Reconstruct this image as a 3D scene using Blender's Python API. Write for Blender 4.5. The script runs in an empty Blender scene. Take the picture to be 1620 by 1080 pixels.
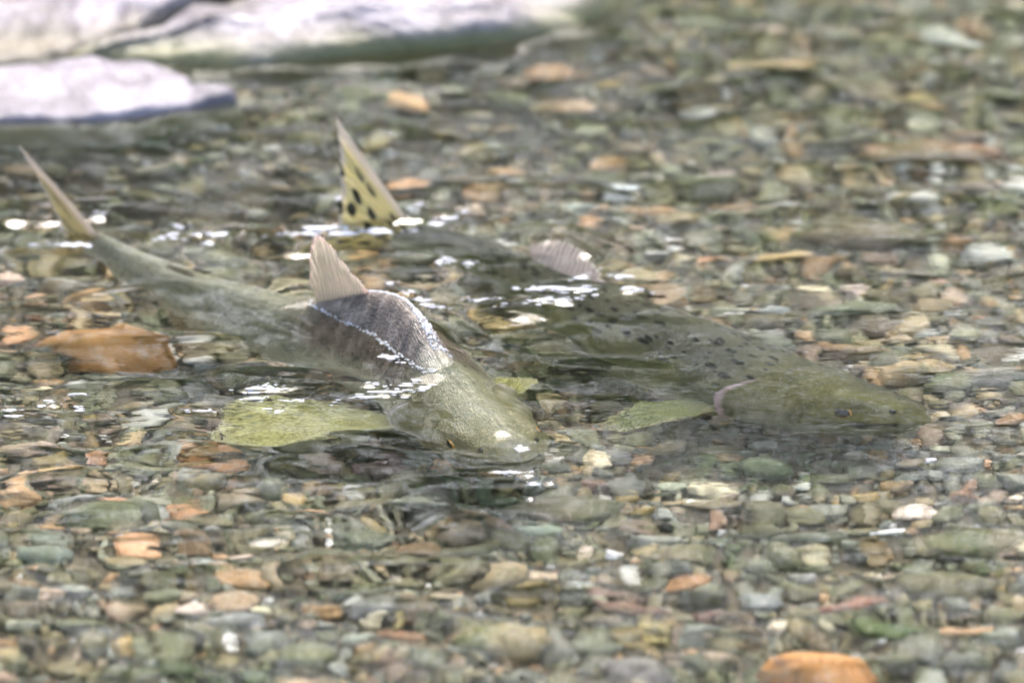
import bpy, math, random
import numpy as np
from mathutils import Vector

R = math.radians
sc = bpy.context.scene
COL = sc.collection
rng = np.random.default_rng(11)
random.seed(5)

# ------------------------------------------------------------------ camera
PITCH, DIST, WIDTH = R(22), 7.7, 0.69
CAM = np.array([0, -DIST * math.cos(PITCH), DIST * math.sin(PITCH)])
cd = bpy.data.cameras.new('camera')
cam = bpy.data.objects.new('camera', cd)
COL.objects.link(cam)
cam.location = CAM
cam.rotation_euler = (R(90) - PITCH, 0, 0)
cd.sensor_width = 36
cd.lens = 36 * DIST / WIDTH
cd.clip_start, cd.clip_end = 0.1, 500
cd.dof.use_dof = True
cd.dof.focus_distance = 7.60
cd.dof.aperture_fstop = 4.4
sc.camera = cam

# ------------------------------------------------------------------ light
SUN_EL = R(55)
world = bpy.data.worlds.new("World")
sc.world = world
world.use_nodes = True
wn = world.node_tree
bg = wn.nodes['Background']
sky = wn.nodes.new('ShaderNodeTexSky')
sky.sky_type = 'NISHITA'
sky.sun_disc = False
sky.sun_elevation = SUN_EL
sky.sun_rotation = 0
sky.air_density, sky.dust_density, sky.ozone_density = 1.0, 4.0, 1.0
wn.links.new(sky.outputs[0], bg.inputs[0])
bg.inputs[1].default_value = 0.12
sd = bpy.data.lights.new('sun', 'SUN')
sd.energy = 1.5
sd.angle = R(18)
sd.color = (1.0, 0.97, 0.93)
sun = bpy.data.objects.new('sun', sd)
COL.objects.link(sun)
sun.rotation_euler = (-(R(90) - SUN_EL), 0, R(-6))
sun.location = (0, 3, 4)
sc.view_settings.view_transform = 'Standard'
sc.view_settings.look = 'None'
sc.view_settings.gamma = 1
sc.view_settings.exposure = 2.55
sc.cycles.use_denoising = True
sc.cycles.caustics_refractive = True
sc.cycles.caustics_reflective = False
sc.cycles.max_bounces = 12
sc.cycles.transmission_bounces = 8
sc.cycles.transparent_max_bounces = 8
sc.cycles.sample_clamp_indirect = 6.0

# ------------------------------------------------------------------ helpers
FWD = np.array([0, math.cos(PITCH), -math.sin(PITCH)])
UP = np.array([0, math.sin(PITCH), math.cos(PITCH)])


def bed_depth(x, y):
    """depth of the stream bed under the still water (positive down)"""
    d = 0.150 + 0.010 * np.sin(5.1 * x + 2.3 * y + .6) + 0.008 * np.sin(9.0 * y - 4.0 * x)
    front = 0.37 + 0.62 * np.clip(x + 0.20, 0, 1)
    bank = 1 / (1 + np.exp(-(y - front) / 0.035)) / (1 + np.exp((x - 0.16) / 0.05))
    d = d - 0.12 * bank
    far = np.clip((np.hypot(x, y) - 6) / 8, 0, 1)
    return d - far * 1.1


def ray(px, py):
    """direction through a pixel of the 1620x1080 photograph"""
    d = FWD + np.array([1., 0, 0]) * ((px - 810) / 1620 * WIDTH / DIST) + UP * ((540 - py) / 1620 * WIDTH / DIST)
    return d / np.linalg.norm(d)


def at(px, py, depth=None, z=0.0):
    """the point seen there: on the water plane (or at height z), at a depth in the water, or on the bed"""
    d = ray(px, py)
    if depth is None or depth == 0:
        t = (z - CAM[2]) / d[2]
        return CAM + d * t
    p = CAM - d * (CAM[2] / d[2])
    n = 1 / 1.333
    ci = -d[2]
    r = n * d + (n * ci - math.sqrt(1 - n * n * (1 - ci * ci))) * np.array([0, 0, 1.])
    if depth == 'bed':
        q, dep = p, 0.15
        for _ in range(6):
            q = p + r * (dep / -r[2])
            dep = float(bed_depth(q[0], q[1]))
        return q
    return p + r * (depth / -r[2])


def px_scale(p):
    """photograph pixels per metre at a point"""
    return 1620 / WIDTH * DIST / float(np.dot(np.asarray(p) - CAM, FWD))


def tag(o, label=None, cat=None, group=None, kind=None):
    if label: o['label'] = label
    if cat: o['category'] = cat
    if group: o['group'] = group
    if kind: o['kind'] = kind
    return o


def new_mesh(name, verts, faces, mat=None, smooth=True):
    verts = np.asarray(verts, dtype=np.float32)
    me = bpy.data.meshes.new(name)
    if isinstance(faces, np.ndarray):
        nf, k = faces.shape
        me.vertices.add(len(verts))
        me.vertices.foreach_set('co', verts.ravel())
        me.loops.add(nf * k)
        me.loops.foreach_set('vertex_index', faces.astype(np.int32).ravel())
        me.polygons.add(nf)
        me.polygons.foreach_set('loop_start', np.arange(0, nf * k, k, dtype=np.int32))
        me.update(calc_edges=True)
    else:
        me.from_pydata([tuple(map(float, v)) for v in verts], [], faces)
    if smooth:
        me.polygons.foreach_set('use_smooth', np.ones(len(me.polygons), dtype=bool))
    if mat: me.materials.append(mat)
    me.validate()
    return me


def link(name, me, parent=None):
    o = bpy.data.objects.new(name, me)
    COL.objects.link(o)
    if parent: o.parent = parent
    return o


def grid_faces(n, m, wrap=False):
    i = np.arange(n - 1)[:, None]
    j = np.arange(m if wrap else m - 1)[None, :]
    a = i * m + j
    b = i * m + (j + 1) % m
    return np.stack([a, b, b + m, a + m], -1).reshape(-1, 4)


def attr(me, name, typ, data):
    a = me.attributes.new(name, typ, 'POINT')
    d = np.asarray(data, dtype=np.float32)
    a.data.foreach_set('value' if typ == 'FLOAT' else ('color' if typ == 'FLOAT_COLOR' else 'vector'), d.ravel())


class NT:
    """small node-tree writer"""
    def __init__(s, name):
        s.m = bpy.data.materials.new(name)
        s.m.use_nodes = True
        s.t = s.m.node_tree
        s.t.nodes.clear()
        s.out = s.t.nodes.new('ShaderNodeOutputMaterial')

    def n(s, typ, **kw):
        nd = s.t.nodes.new('ShaderNode' + typ)
        ins = kw.pop('ins', {})
        for k, v in kw.items(): setattr(nd, k, v)
        for k, v in ins.items(): s.put(nd.inputs[k], v)
        return nd

    def put(s, sock, v):
        if isinstance(v, bpy.types.NodeSocket): s.t.links.new(v, sock)
        else: sock.default_value = v

    def mix(s, f, a, b, mode='MIX'):
        nd = s.t.nodes.new('ShaderNodeMix')
        nd.data_type = 'RGBA'
        nd.blend_type = mode
        for i, v in ((0, f), (6, a), (7, b)):
            if not isinstance(v, bpy.types.NodeSocket) and i and len(v) == 3: v = (*v, 1)
            s.put(nd.inputs[i], v)
        return nd.outputs[2]

    def math(s, op, a, b=0.0, c=None, clamp=False):
        nd = s.t.nodes.new('ShaderNodeMath')
        nd.operation = op
        nd.use_clamp = clamp
        s.put(nd.inputs[0], a); s.put(nd.inputs[1], b)
        if c is not None: s.put(nd.inputs[2], c)
        return nd.outputs[0]

    def rng(s, v, a, b, c=0.0, d=1.0, smooth=True):
        nd = s.t.nodes.new('ShaderNodeMapRange')
        if smooth: nd.interpolation_type = 'SMOOTHSTEP'
        for i, x in enumerate((v, a, b, c, d)): s.put(nd.inputs[i], x)
        return nd.outputs[0]

    def noise(s, vec, scale, detail=3, rough=.55):
        nd = s.n('TexNoise')
        nd.inputs['Scale'].default_value = scale
        nd.inputs['Detail'].default_value = detail
        nd.inputs['Roughness'].default_value = rough
        s.t.links.new(vec, nd.inputs['Vector'])
        return nd.outputs[0]

    def ramp(s, f, stops):
        nd = s.n('ValToRGB')
        e = nd.color_ramp.elements
        while len(e) < len(stops): e.new(.5)
        for i, (p, c) in enumerate(stops):
            e[i].position = p
            e[i].color = (*c, 1)
        s.put(nd.inputs[0], f)
        return nd.outputs[0]

    def bsdf(s, color, rough=.5, normal=None, **kw):
        p = s.n('BsdfPrincipled')
        s.put(p.inputs['Base Color'], color if isinstance(color, bpy.types.NodeSocket) or len(color) == 4 else (*color, 1))
        s.put(p.inputs['Roughness'], rough)
        if normal: s.put(p.inputs['Normal'], normal)
        for k, v in kw.items(): s.put(p.inputs[k], v)
        s.t.links.new(p.outputs[0], s.out.inputs[0])
        return p

    def bump(s, h, strength, dist):
        b = s.n('Bump')
        b.inputs['Strength'].default_value = strength
        b.inputs['Distance'].default_value = dist
        s.put(b.inputs['Height'], h)
        return b.outputs[0]


# ------------------------------------------------------------------ materials
MOSS_AND_SHADE = [(tuple(at(a, b, 'bed')[:2]), r) for a, b, r in ((1240, 742, .055), (1130, 735, .035), (760, 782, .05), (900, 565, .06), (810, 520, .05), (1150, 880, .03), (330, 500, .05), (470, 690, .04))]  # patches under the spotted salmon paint its shadow into the stones
def stone_material(name, per_object, algae=1.0):
    t = NT(name)
    tc = t.n('TexCoord')
    if per_object:
        oi = t.n('ObjectInfo')
        base = oi.outputs['Color']
        off = t.n('VectorMath', operation='ADD')
        sc_ = t.n('VectorMath', operation='SCALE')
        t.put(sc_.inputs[0], oi.outputs['Location']); sc_.inputs['Scale'].default_value = 37.0
        geo = t.n('NewGeometry')
        t.put(off.inputs[0], geo.outputs['Position']); t.put(off.inputs[1], sc_.outputs[0])
        vec = off.outputs[0]
    else:
        base = t.n('Attribute', attribute_name='stone_colour').outputs['Color']
        vec = t.n('NewGeometry').outputs['Position']
    n1 = t.noise(vec, 90, 4, .6)
    n2 = t.noise(vec, 420, 4, .7)
    n3 = t.noise(vec, 45, 3, .5)
    # lighter and darker mineral patches
    dark = t.mix(1.0, base, (.55, .52, .50), 'MULTIPLY')
    lite = t.mix(.35, base, (.42, .37, .30))
    c = t.mix(t.rng(n1, .36, .50), dark, base)
    c = t.mix(t.rng(n1, .54, .68), c, lite)
    c = t.mix(t.rng(n2, .60, .68, 0, .6), c, t.mix(1.0, base, (.35, .33, .30), 'MULTIPLY'))
    c = t.mix(t.rng(n2, .40, .33, 0, .55), c, lite)
    # algae film in patches
    wp = t.n('NewGeometry').outputs['Position']
    alg = t.noise(wp, 16, 4, .65)
    c = t.mix(t.rng(alg, .42, .68, .10 * algae if per_object else .18, .60 * algae), c, (.085, .100, .040))
    moss = t.noise(wp, 7.5, 5, .7)
    wy_ = t.n('SeparateXYZ'); t.put(wy_.inputs[0], wp)
    up = t.rng(wy_.outputs[1], .15, .65)          # more weed grows upstream
    c = t.mix(t.math('MULTIPLY', up, t.rng(alg, .30, .55, .06 * algae, .46 * algae)), c, (.088, .104, .048))
    for (mx_, my_), rad_ in MOSS_AND_SHADE:                 # green weed beds; those below the spotted salmon are its painted shadow
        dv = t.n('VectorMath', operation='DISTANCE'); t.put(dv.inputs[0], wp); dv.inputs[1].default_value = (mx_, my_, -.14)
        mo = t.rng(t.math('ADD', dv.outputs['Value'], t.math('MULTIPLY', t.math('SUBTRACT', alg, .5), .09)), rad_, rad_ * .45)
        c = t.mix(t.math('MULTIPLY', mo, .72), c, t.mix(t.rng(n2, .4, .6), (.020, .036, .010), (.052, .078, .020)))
    c = t.mix(t.rng(moss, .57, .65, 0, .8 * algae), c, t.mix(t.rng(n2, .4, .6), (.022, .036, .010), (.060, .085, .022)))
    veins = t.n('TexWave', ins={'Scale': 40.0, 'Distortion': 9.0, 'Detail': 3.0})
    t.put(veins.inputs['Vector'], vec)
    c = t.mix(t.math('MULTIPLY', t.rng(veins.outputs['Fac'], .86, .98, 0, .35), t.rng(n3, .48, .6)), c, lite)
    nb = t.bump(t.math('ADD', n1, t.math('MULTIPLY', n2, .35)), .55, .002)
    t.bsdf(c, t.rng(n2, .3, .7, .45, .75), nb, **{'Specular IOR Level': .3})
    return t.m


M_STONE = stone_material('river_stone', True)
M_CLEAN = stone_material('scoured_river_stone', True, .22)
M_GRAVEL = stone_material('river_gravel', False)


def bed_material():
    t = NT('stream_grit')
    v = t.n('NewGeometry').outputs['Position']
    a, b = t.noise(v, 60, 6, .7), t.noise(v, 300, 5, .75)
    c = t.ramp(a, [(.3, (.060, .052, .036)), (.5, (.12, .10, .066)), (.7, (.18, .145, .10))])
    c = t.mix(t.rng(b, .5, .7, 0, .6), c, (.16, .14, .11))
    t.bsdf(c, .85, t.bump(b, .8, .004))
    return t.m


def water_material():
    t = NT('clear_stream_water')
    v = t.n('NewGeometry').outputs['Position']
    mp = t.n('Mapping'); t.put(mp.inputs[0], v); mp.inputs['Scale'].default_value = (.55, 1.25, 1)
    n = t.noise(mp.outputs[0], 95, 2, .5)
    nb = t.bump(n, .17, .002)
    g = t.n('BsdfGlass')
    g.inputs['Color'].default_value = (.97, .98, .95, 1)
    g.inputs['Roughness'].default_value = 0.014
    g.inputs['IOR'].default_value = 1.333
    t.put(g.inputs['Normal'], nb)
    t.t.links.new(g.outputs[0], t.out.inputs[0])
    return t.m


def drop_material():
    t = NT('water_drop')
    g = t.n('BsdfGlass')
    g.inputs['IOR'].default_value = 1.333
    g.inputs['Roughness'].default_value = 0.02
    t.t.links.new(g.outputs[0], t.out.inputs[0])
    return t.m


M_BED, M_WATER, M_DROP = bed_material(), water_material(), drop_material()


def slab_material(name, base, dark, green, film_top=.020):
    t = NT(name)
    v = t.n('NewGeometry').outputs['Position']
    a, b, d = t.noise(v, 22, 5, .65), t.noise(v, 130, 5, .7), t.noise(v, 9, 3, .5)
    c = t.mix(t.rng(a, .38, .62), dark, base)
    c = t.mix(t.rng(b, .55, .72, 0, .5), c, dark)
    z = t.n('SeparateXYZ'); t.put(z.inputs[0], v)
    film = t.math('MULTIPLY', t.rng(z.outputs[2], film_top, film_top - .016), t.rng(d, .3, .5, .6, 1))
    c = t.mix(film, c, green)        # algae grows to just above the water line
    t.bsdf(c, t.rng(b, .3, .7, .22, .5), t.bump(t.math('ADD', a, t.math('MULTIPLY', b, .4)), .6, .01), **{'Specular IOR Level': .3})
    return t.m


def skin_material(name, back, side, belly, head, spots, spot_scale=92.0, spec=.4, hump=0.0):
    t = NT(name)
    at_ = t.n('Attribute', attribute_name='skin')
    sx = t.n('SeparateXYZ'); t.put(sx.inputs[0], at_.outputs['Vector'])
    s, v, L = sx.outputs[0], sx.outputs[1], sx.outputs[2]
    obj = t.n('NewGeometry').outputs['Position']
    n1, n2 = t.noise(obj, 38, 4, .6), t.noise(obj, 190, 4, .7)
    n3 = t.noise(obj, 700, 2, .6)
    vj = t.math('ADD', v, t.math('MULTIPLY', t.math('SUBTRACT', n1, .5), .28))
    c = t.ramp(vj, [(.0, back), (.34, back), (.52, side), (.72, belly), (1.0, belly)])
    ch = t.ramp(vj, [(.0, back), (.24, head), (.55, head), (.78, side), (1.0, belly)])
    c = t.mix(t.rng(s, .34, .20), c, ch)
    c = t.mix(t.rng(n1, .35, .65, .35, 0), c, t.mix(1.0, c, (.45, .48, .42), 'MULTIPLY'))
    c = t.mix(t.rng(n2, .52, .72, 0, .16 if hump else .0), c, belly)
    c = t.mix(t.rng(n2, .46, .30, 0, .45), c, t.mix(1.0, c, (.4, .4, .36), 'MULTIPLY'))
    if hump:      # dusky brown hump, streaked from the crest down
        hv = t.n('CombineXYZ'); t.put(hv.inputs[0], t.math('MULTIPLY', s, 60.0)); t.put(hv.inputs[1], t.math('MULTIPLY', v, 7.0)); t.put(hv.inputs[2], L)
        hn = t.noise(hv.outputs[0], 1.0, 4, .6)
        m_ = t.math('MULTIPLY', t.math('MULTIPLY', t.rng(s, .27, .34), t.rng(s, .66, .54)), t.rng(v, .46, .34))
        c = t.mix(t.math('MULTIPLY', m_, hump), c, t.ramp(hn, [(.34, (.034, .025, .019)), (.5, (.095, .070, .054)), (.66, (.20, .16, .13))]))
    c = t.mix(t.math('MULTIPLY', t.rng(n3, .52, .66, 0, .5), t.rng(s, .36, .26)), c, t.mix(1.0, c, (.42, .42, .40), 'MULTIPLY'))
    c = t.mix(t.math('MULTIPLY', t.rng(n2, .50, .64, 0, .50 if hump else .12), t.rng(s, .36, .24)), c, t.mix(1.0, c, (1.7, 1.65, 1.6), 'MULTIPLY'))
    # black spots along the back, longer than high
    cm = t.n('CombineXYZ')
    t.put(cm.inputs[0], t.math('MULTIPLY', s, .34)); t.put(cm.inputs[1], t.math('ADD', t.math('MULTIPLY', v, .23), L))
    wob = t.n('VectorMath', operation='ADD')
    nv = t.n('TexNoise', ins={'Scale': 60.0}); t.put(nv.inputs['Vector'], cm.outputs[0])
    ws = t.n('VectorMath', operation='SCALE'); t.put(ws.inputs[0], nv.outputs['Color']); ws.inputs['Scale'].default_value = .006
    t.put(wob.inputs[0], cm.outputs[0]); t.put(wob.inputs[1], ws.outputs[0])
    vo = t.n('TexVoronoi', voronoi_dimensions='2D', ins={'Scale': spot_scale, 'Randomness': .9}); t.put(vo.inputs['Vector'], wob.outputs[0])
    cr = t.n('SeparateColor'); t.put(cr.inputs[0], vo.outputs['Color'])
    rad = t.rng(cr.outputs[0], .22, 1.0, .06, .38, False)
    sp = t.math('LESS_THAN', vo.outputs['Distance'], rad)
    sp = t.math('MULTIPLY', sp, t.math('MULTIPLY', t.rng(v, .52, .40), t.rng(s, .20, .26)))
    c = t.mix(t.math('MULTIPLY', sp, spots), c, (.012, .013, .011))
    # scales
    vs = t.n('TexVoronoi', ins={'Scale': 420.0}); t.put(vs.inputs['Vector'], cm.outputs[0])
    h = t.math('ADD', t.math('MULTIPLY', vs.outputs['Distance'], .5), t.math('ADD', n2, t.math('MULTIPLY', n3, .5)))
    t.bsdf(c, t.math('ADD', t.rng(n2, .3, .7, .22, .5), t.rng(s, .26, .14, 0, .14)), t.bump(h, .6 if hump else .25, .0022 if hump else .0012), **{'Specular IOR Level': spec})
    return t.m


def fin_material(name, base, edge, dark, spots=0.0, streak=.5, clear=.5):
    t = NT(name)
    a = t.n('Attribute', attribute_name='fin')
    sx = t.n('SeparateXYZ'); t.put(sx.inputs[0], a.outputs['Vector'])
    u, v = sx.outputs[0], sx.outputs[1]          # along the root, root to tip
    obj = t.n('NewGeometry').outputs['Position']
    n1 = t.noise(obj, 80, 4, .6)
    w = t.math('SINE', t.math('MULTIPLY', t.math('ADD', u, t.math('MULTIPLY', n1, .10)), 110.0))
    c = t.mix(t.rng(w, -.2, .9, 0, streak), base, dark)
    c = t.mix(t.rng(n1, .45, .65, 0, .22), c, edge)
    e = t.math('MAXIMUM', t.rng(u, .13, .05), t.rng(v, .90, .98))
    c = t.mix(t.math('MULTIPLY', e, .8), c, edge)
    if spots:
        cm = t.n('CombineXYZ'); t.put(cm.inputs[0], t.math('MULTIPLY', u, 8.5)); t.put(cm.inputs[1], t.math('MULTIPLY', v, 4.2))
        vo = t.n('TexVoronoi', voronoi_dimensions='2D', ins={'Scale': 1.0, 'Randomness': .8}); t.put(vo.inputs['Vector'], cm.outputs[0])
        sp = t.rng(vo.outputs['Distance'], .34, .24)
        sp = t.math('MULTIPLY', sp, t.math('MULTIPLY', t.rng(u, .10, .2), t.rng(u, .92, .84)))
        c = t.mix(t.math('MULTIPLY', sp, spots), c, (.02, .022, .015))
    p = t.bsdf(c, .35, t.bump(w, .5, .0012), **{'Specular IOR Level': .5})
    tr = t.n('BsdfTranslucent'); t.put(tr.inputs['Color'], c)
    mx = t.n('MixShader'); mx.inputs[0].default_value = .6
    t.t.links.new(p.outputs[0], mx.inputs[1]); t.t.links.new(tr.outputs[0], mx.inputs[2])
    # clear membrane between the rays, clearest near the margin
    tp = t.n('BsdfTransparent')
    m2 = t.n('MixShader')
    t.put(m2.inputs[0], t.math('MULTIPLY', t.math('MULTIPLY', t.rng(w, -.6, .6, 0, clear), t.rng(v, .05, .9, .35, 1)), t.math('ADD', t.rng(n1, .35, .6, .5, 1), t.rng(v, .72, 1.0, 0, .8))), )
    t.t.links.new(mx.outputs[0], m2.inputs[1]); t.t.links.new(tp.outputs[0], m2.inputs[2])
    t.t.links.new(m2.outputs[0], t.out.inputs[0])
    return t.m


def plain(name, c, rough=.3, **kw):
    t = NT(name)
    v = t.n('NewGeometry').outputs['Position']
    n = t.noise(v, 500, 3)
    t.bsdf(t.mix(t.rng(n, .35, .65, 0, .4), c, tuple(x * .6 for x in c)), rough, **kw)
    return t.m


# ------------------------------------------------------------------ the stream bed
def axis(inner0, inner1, step, outer):
    a = list(np.arange(inner0, inner1 + 1e-9, step))
    st, x = step, a[-1]
    hi = []
    while x < outer:
        st *= 1.22; x += st; hi.append(x)
    st, x = step, a[0]
    lo = []
    while x > -outer:
        st *= 1.22; x -= st; lo.append(x)
    return np.array(lo[::-1] + a + hi)


gx, gy = axis(-.6, .6, .012, 60), axis(-.8, 1.3, .012, 60)
X, Y = np.meshgrid(gx, gy, indexing='ij')
Z = -bed_depth(X, Y) - .004
bed = link('stream_bed', new_mesh('stream_bed', np.stack([X, Y, Z], -1).reshape(-1, 3), grid_faces(len(gx), len(gy))[:, ::-1], M_BED))
tag(bed, 'gravelly bed of the shallow stream under clear water', 'stream bed', kind='structure')


# the wooded far bank: out of the frame, but the water mirrors it
def wood_material():
    t = NT('far_bank_woods')
    v = t.n('NewGeometry').outputs['Position']
    a, b = t.noise(v, .9, 5, .65), t.noise(v, 4.5, 4, .7)
    c = t.ramp(a, [(.3, (.10, .115, .065)), (.5, (.16, .17, .10)), (.7, (.21, .21, .14))])
    c = t.mix(t.rng(b, .55, .7, 0, .5), c, (.13, .14, .07))
    t.bsdf(c, .8, t.bump(b, 1.0, .3))
    return t.m


hx, hy = np.linspace(-55, 55, 240), np.linspace(7.5, 34, 110)
HX, HY = np.meshgrid(hx, hy, indexing='ij')
rise = np.clip((HY - 8) / 18, 0, 1)
HZ = -1.3 + 7.5 * rise ** .78
hr = np.random.default_rng(9)
for _ in range(60):
    k = hr.normal(size=2) * hr.uniform(.3, 2.2)
    HZ += np.clip(rise * 6, 0, 1) * .55 / (1 + np.hypot(*k)) * np.sin(HX * k[0] + HY * k[1] + hr.uniform(0, 6.28))
wood = link('wooded_hill', new_mesh('wooded_hill', np.stack([HX, HY, HZ], -1).reshape(-1, 3), grid_faces(240, 110)[:, ::-1], wood_material()))
tag(wood, 'wooded hill on the far side of the stream, mirrored in the water', 'hill', kind='structure')


# unseen leaf mass by that bank, its gaps shaped to thin the mirrored sky
def leaf_material():
    t = NT('unseen_leaves')
    v = t.n('NewGeometry').outputs['Position']
    a = t.noise(v, 1.2, 3, .6)
    c = t.ramp(a, [(.3, (.035, .055, .018)), (.7, (.10, .12, .045))])
    p = t.bsdf(c, .5)
    tr = t.n('BsdfTranslucent'); t.put(tr.inputs['Color'], t.mix(1.0, c, (1.6, 1.8, .9), 'MULTIPLY'))
    mx = t.n('MixShader'); mx.inputs[0].default_value = .5
    t.t.links.new(p.outputs[0], mx.inputs[1]); t.t.links.new(tr.outputs[0], mx.inputs[2])
    t.t.links.new(mx.outputs[0], t.out.inputs[0])
    return t.m


lr = np.random.default_rng(21)
n_leaf = 41000
el = np.radians(np.concatenate([lr.uniform(4, 27, int(n_leaf * .42)), lr.uniform(27, 43, n_leaf - int(n_leaf * .42))]))
ly = lr.uniform(9, 14, n_leaf)
lc = np.stack([lr.uniform(-7.5, 7.5, n_leaf), ly, ly * np.tan(el)], -1)
d1 = lr.normal(size=(n_leaf, 3)); d1 /= np.linalg.norm(d1, axis=1, keepdims=True)
d2 = np.cross(d1, lr.normal(size=(n_leaf, 3))); d2 /= np.linalg.norm(d2, axis=1, keepdims=True)
ls = lr.uniform(.06, .12, (n_leaf, 1))
lv = np.stack([lc - d1 * ls * 1.2, lc + d2 * ls * .8, lc + d1 * ls * 1.2, lc - d2 * ls * .8], 1).reshape(-1, 3)
screen_leaves = link('leaf_screen', new_mesh('leaf_screen', lv, np.arange(n_leaf * 4).reshape(-1, 4), leaf_material(), False))
tag(screen_leaves, 'unseen leaf screen by the far bank, thinning the sky mirrored in the water', 'leaf_screen', kind='stuff')


# ------------------------------------------------------------------ salmon
def spline(P, n=400):
    P = np.asarray(P, float)
    P = np.vstack([2 * P[0] - P[1], P, 2 * P[-1] - P[-2]])
    out = []
    k = len(P) - 3
    for i in range(k):
        t = np.linspace(0, 1, n // k, endpoint=(i == k - 1))[:, None]
        a, b, c, d = P[i:i + 4]
        out.append(.5 * ((2 * b) + (c - a) * t + (2 * a - 5 * b + 4 * c - d) * t ** 2 + (3 * b - a - 3 * c + d) * t ** 3))
    return np.vstack(out)


def table(xs, ys):
    xf = np.linspace(0, 1, 401)
    y = np.interp(xf, xs, ys)
    for _ in range(3):
        k = np.ones(13) / 13
        yp = np.concatenate([2 * y[0] - y[1:7][::-1], y, 2 * y[-1] - y[-7:-1][::-1]])
        y = np.convolve(yp, k, 'valid')
    return lambda s: np.interp(s, xf, y)


class Body:
    def __init__(b, pts, S, HU, HL, W, keel, roll=0.0):
        c = spline(pts)
        seg = np.r_[0, np.cumsum(np.linalg.norm(np.diff(c, axis=0), axis=1))]
        b.L = seg[-1]
        b.c, b.u = c, seg / seg[-1]
        b.hu, b.hl, b.w, b.keel = table(S, HU), table(S, HL), table(S, W), table(S, keel)
        b.roll = roll

    def axis(b, s):
        return np.stack([np.interp(s, b.u, b.c[:, i]) for i in range(3)], -1)

    def frame(b, s):
        T = b.axis(np.clip(np.asarray(s) + .02, 0, 1)) - b.axis(np.clip(np.asarray(s) - .02, 0, 1))
        T /= np.linalg.norm(T, axis=-1, keepdims=True)
        U = np.array([0, 0, 1.]) - T * T[..., 2:3]
        U /= np.linalg.norm(U, axis=-1, keepdims=True)
        Rr = np.cross(U, T)          # the fish's own right, towards the camera here
        cr, sr = math.cos(b.roll), math.sin(b.roll)
        return T, U * cr + Rr * sr, Rr * cr - U * sr

    def surf(b, s, phi, off=0.0):
        s, phi = np.broadcast_arrays(np.asarray(s, float), np.asarray(phi, float))
        T, U, Rr = b.frame(s)
        end = np.sqrt(np.clip(s / .035, 0, 1))
        end = np.where(s < .035, np.maximum(end, .0), 1)
        hu, hl, w = b.hu(s) * b.L * end, b.hl(s) * b.L * end, b.w(s) * b.L * end
        cz, sy = np.cos(phi), np.sin(phi)
        y = w * np.sign(sy) * np.abs(sy) ** .92 * (1 - b.keel(s) * np.clip(cz, 0, 1) ** 1.0)
        z = np.where(cz > 0, hu * cz, hl * cz)
        ph = np.arccos(np.cos(phi))
        # mouth slit, cheek and brow relief, gill step
        pm = R(99) + R(12) * np.clip(s / .14, 0, 1)
        mouth = np.exp(-((ph - pm) / .10) ** 2) * np.clip((.15 - s) / .03, 0, 1)
        brow = np.exp(-((ph - R(55)) / .22) ** 2 - ((s - .10) / .04) ** 2)
        socket = np.exp(-((ph - R(78)) / .22) ** 2 - ((s - .112) / .022) ** 2)
        jaw = np.exp(-((ph - pm + .28) / .16) ** 2) * np.clip((.16 - s) / .04, 0, 1) * np.clip(s / .02, 0, 1)
        cheek = np.exp(-((s - .195 - .03 * np.cos(ph)) / .006) ** 2) * (ph > R(45)) * (ph < R(125))
        crease = np.exp(-((ph - R(88) - (s - .116) * 3.0) / .06) ** 2) * np.exp(-((s - .15) / .03) ** 2)
        ridge = np.exp(-(ph / .20) ** 2) * np.exp(-((s - .09) / .06) ** 2)
        d = -.0080 * mouth + .0034 * brow - .0012 * cheek - .0016 * crease + .0015 * ridge - .0012 * socket + .0016 * jaw + off
        k = np.sqrt(y * y + z * z) + 1e-6
        y, z = y * (1 + d / k * np.clip(k / .012, 0, 1)), z * (1 + d / k * np.clip(k / .012, 0, 1))
        return b.axis(s) + Rr * y[..., None] + U * z[..., None]


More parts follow.
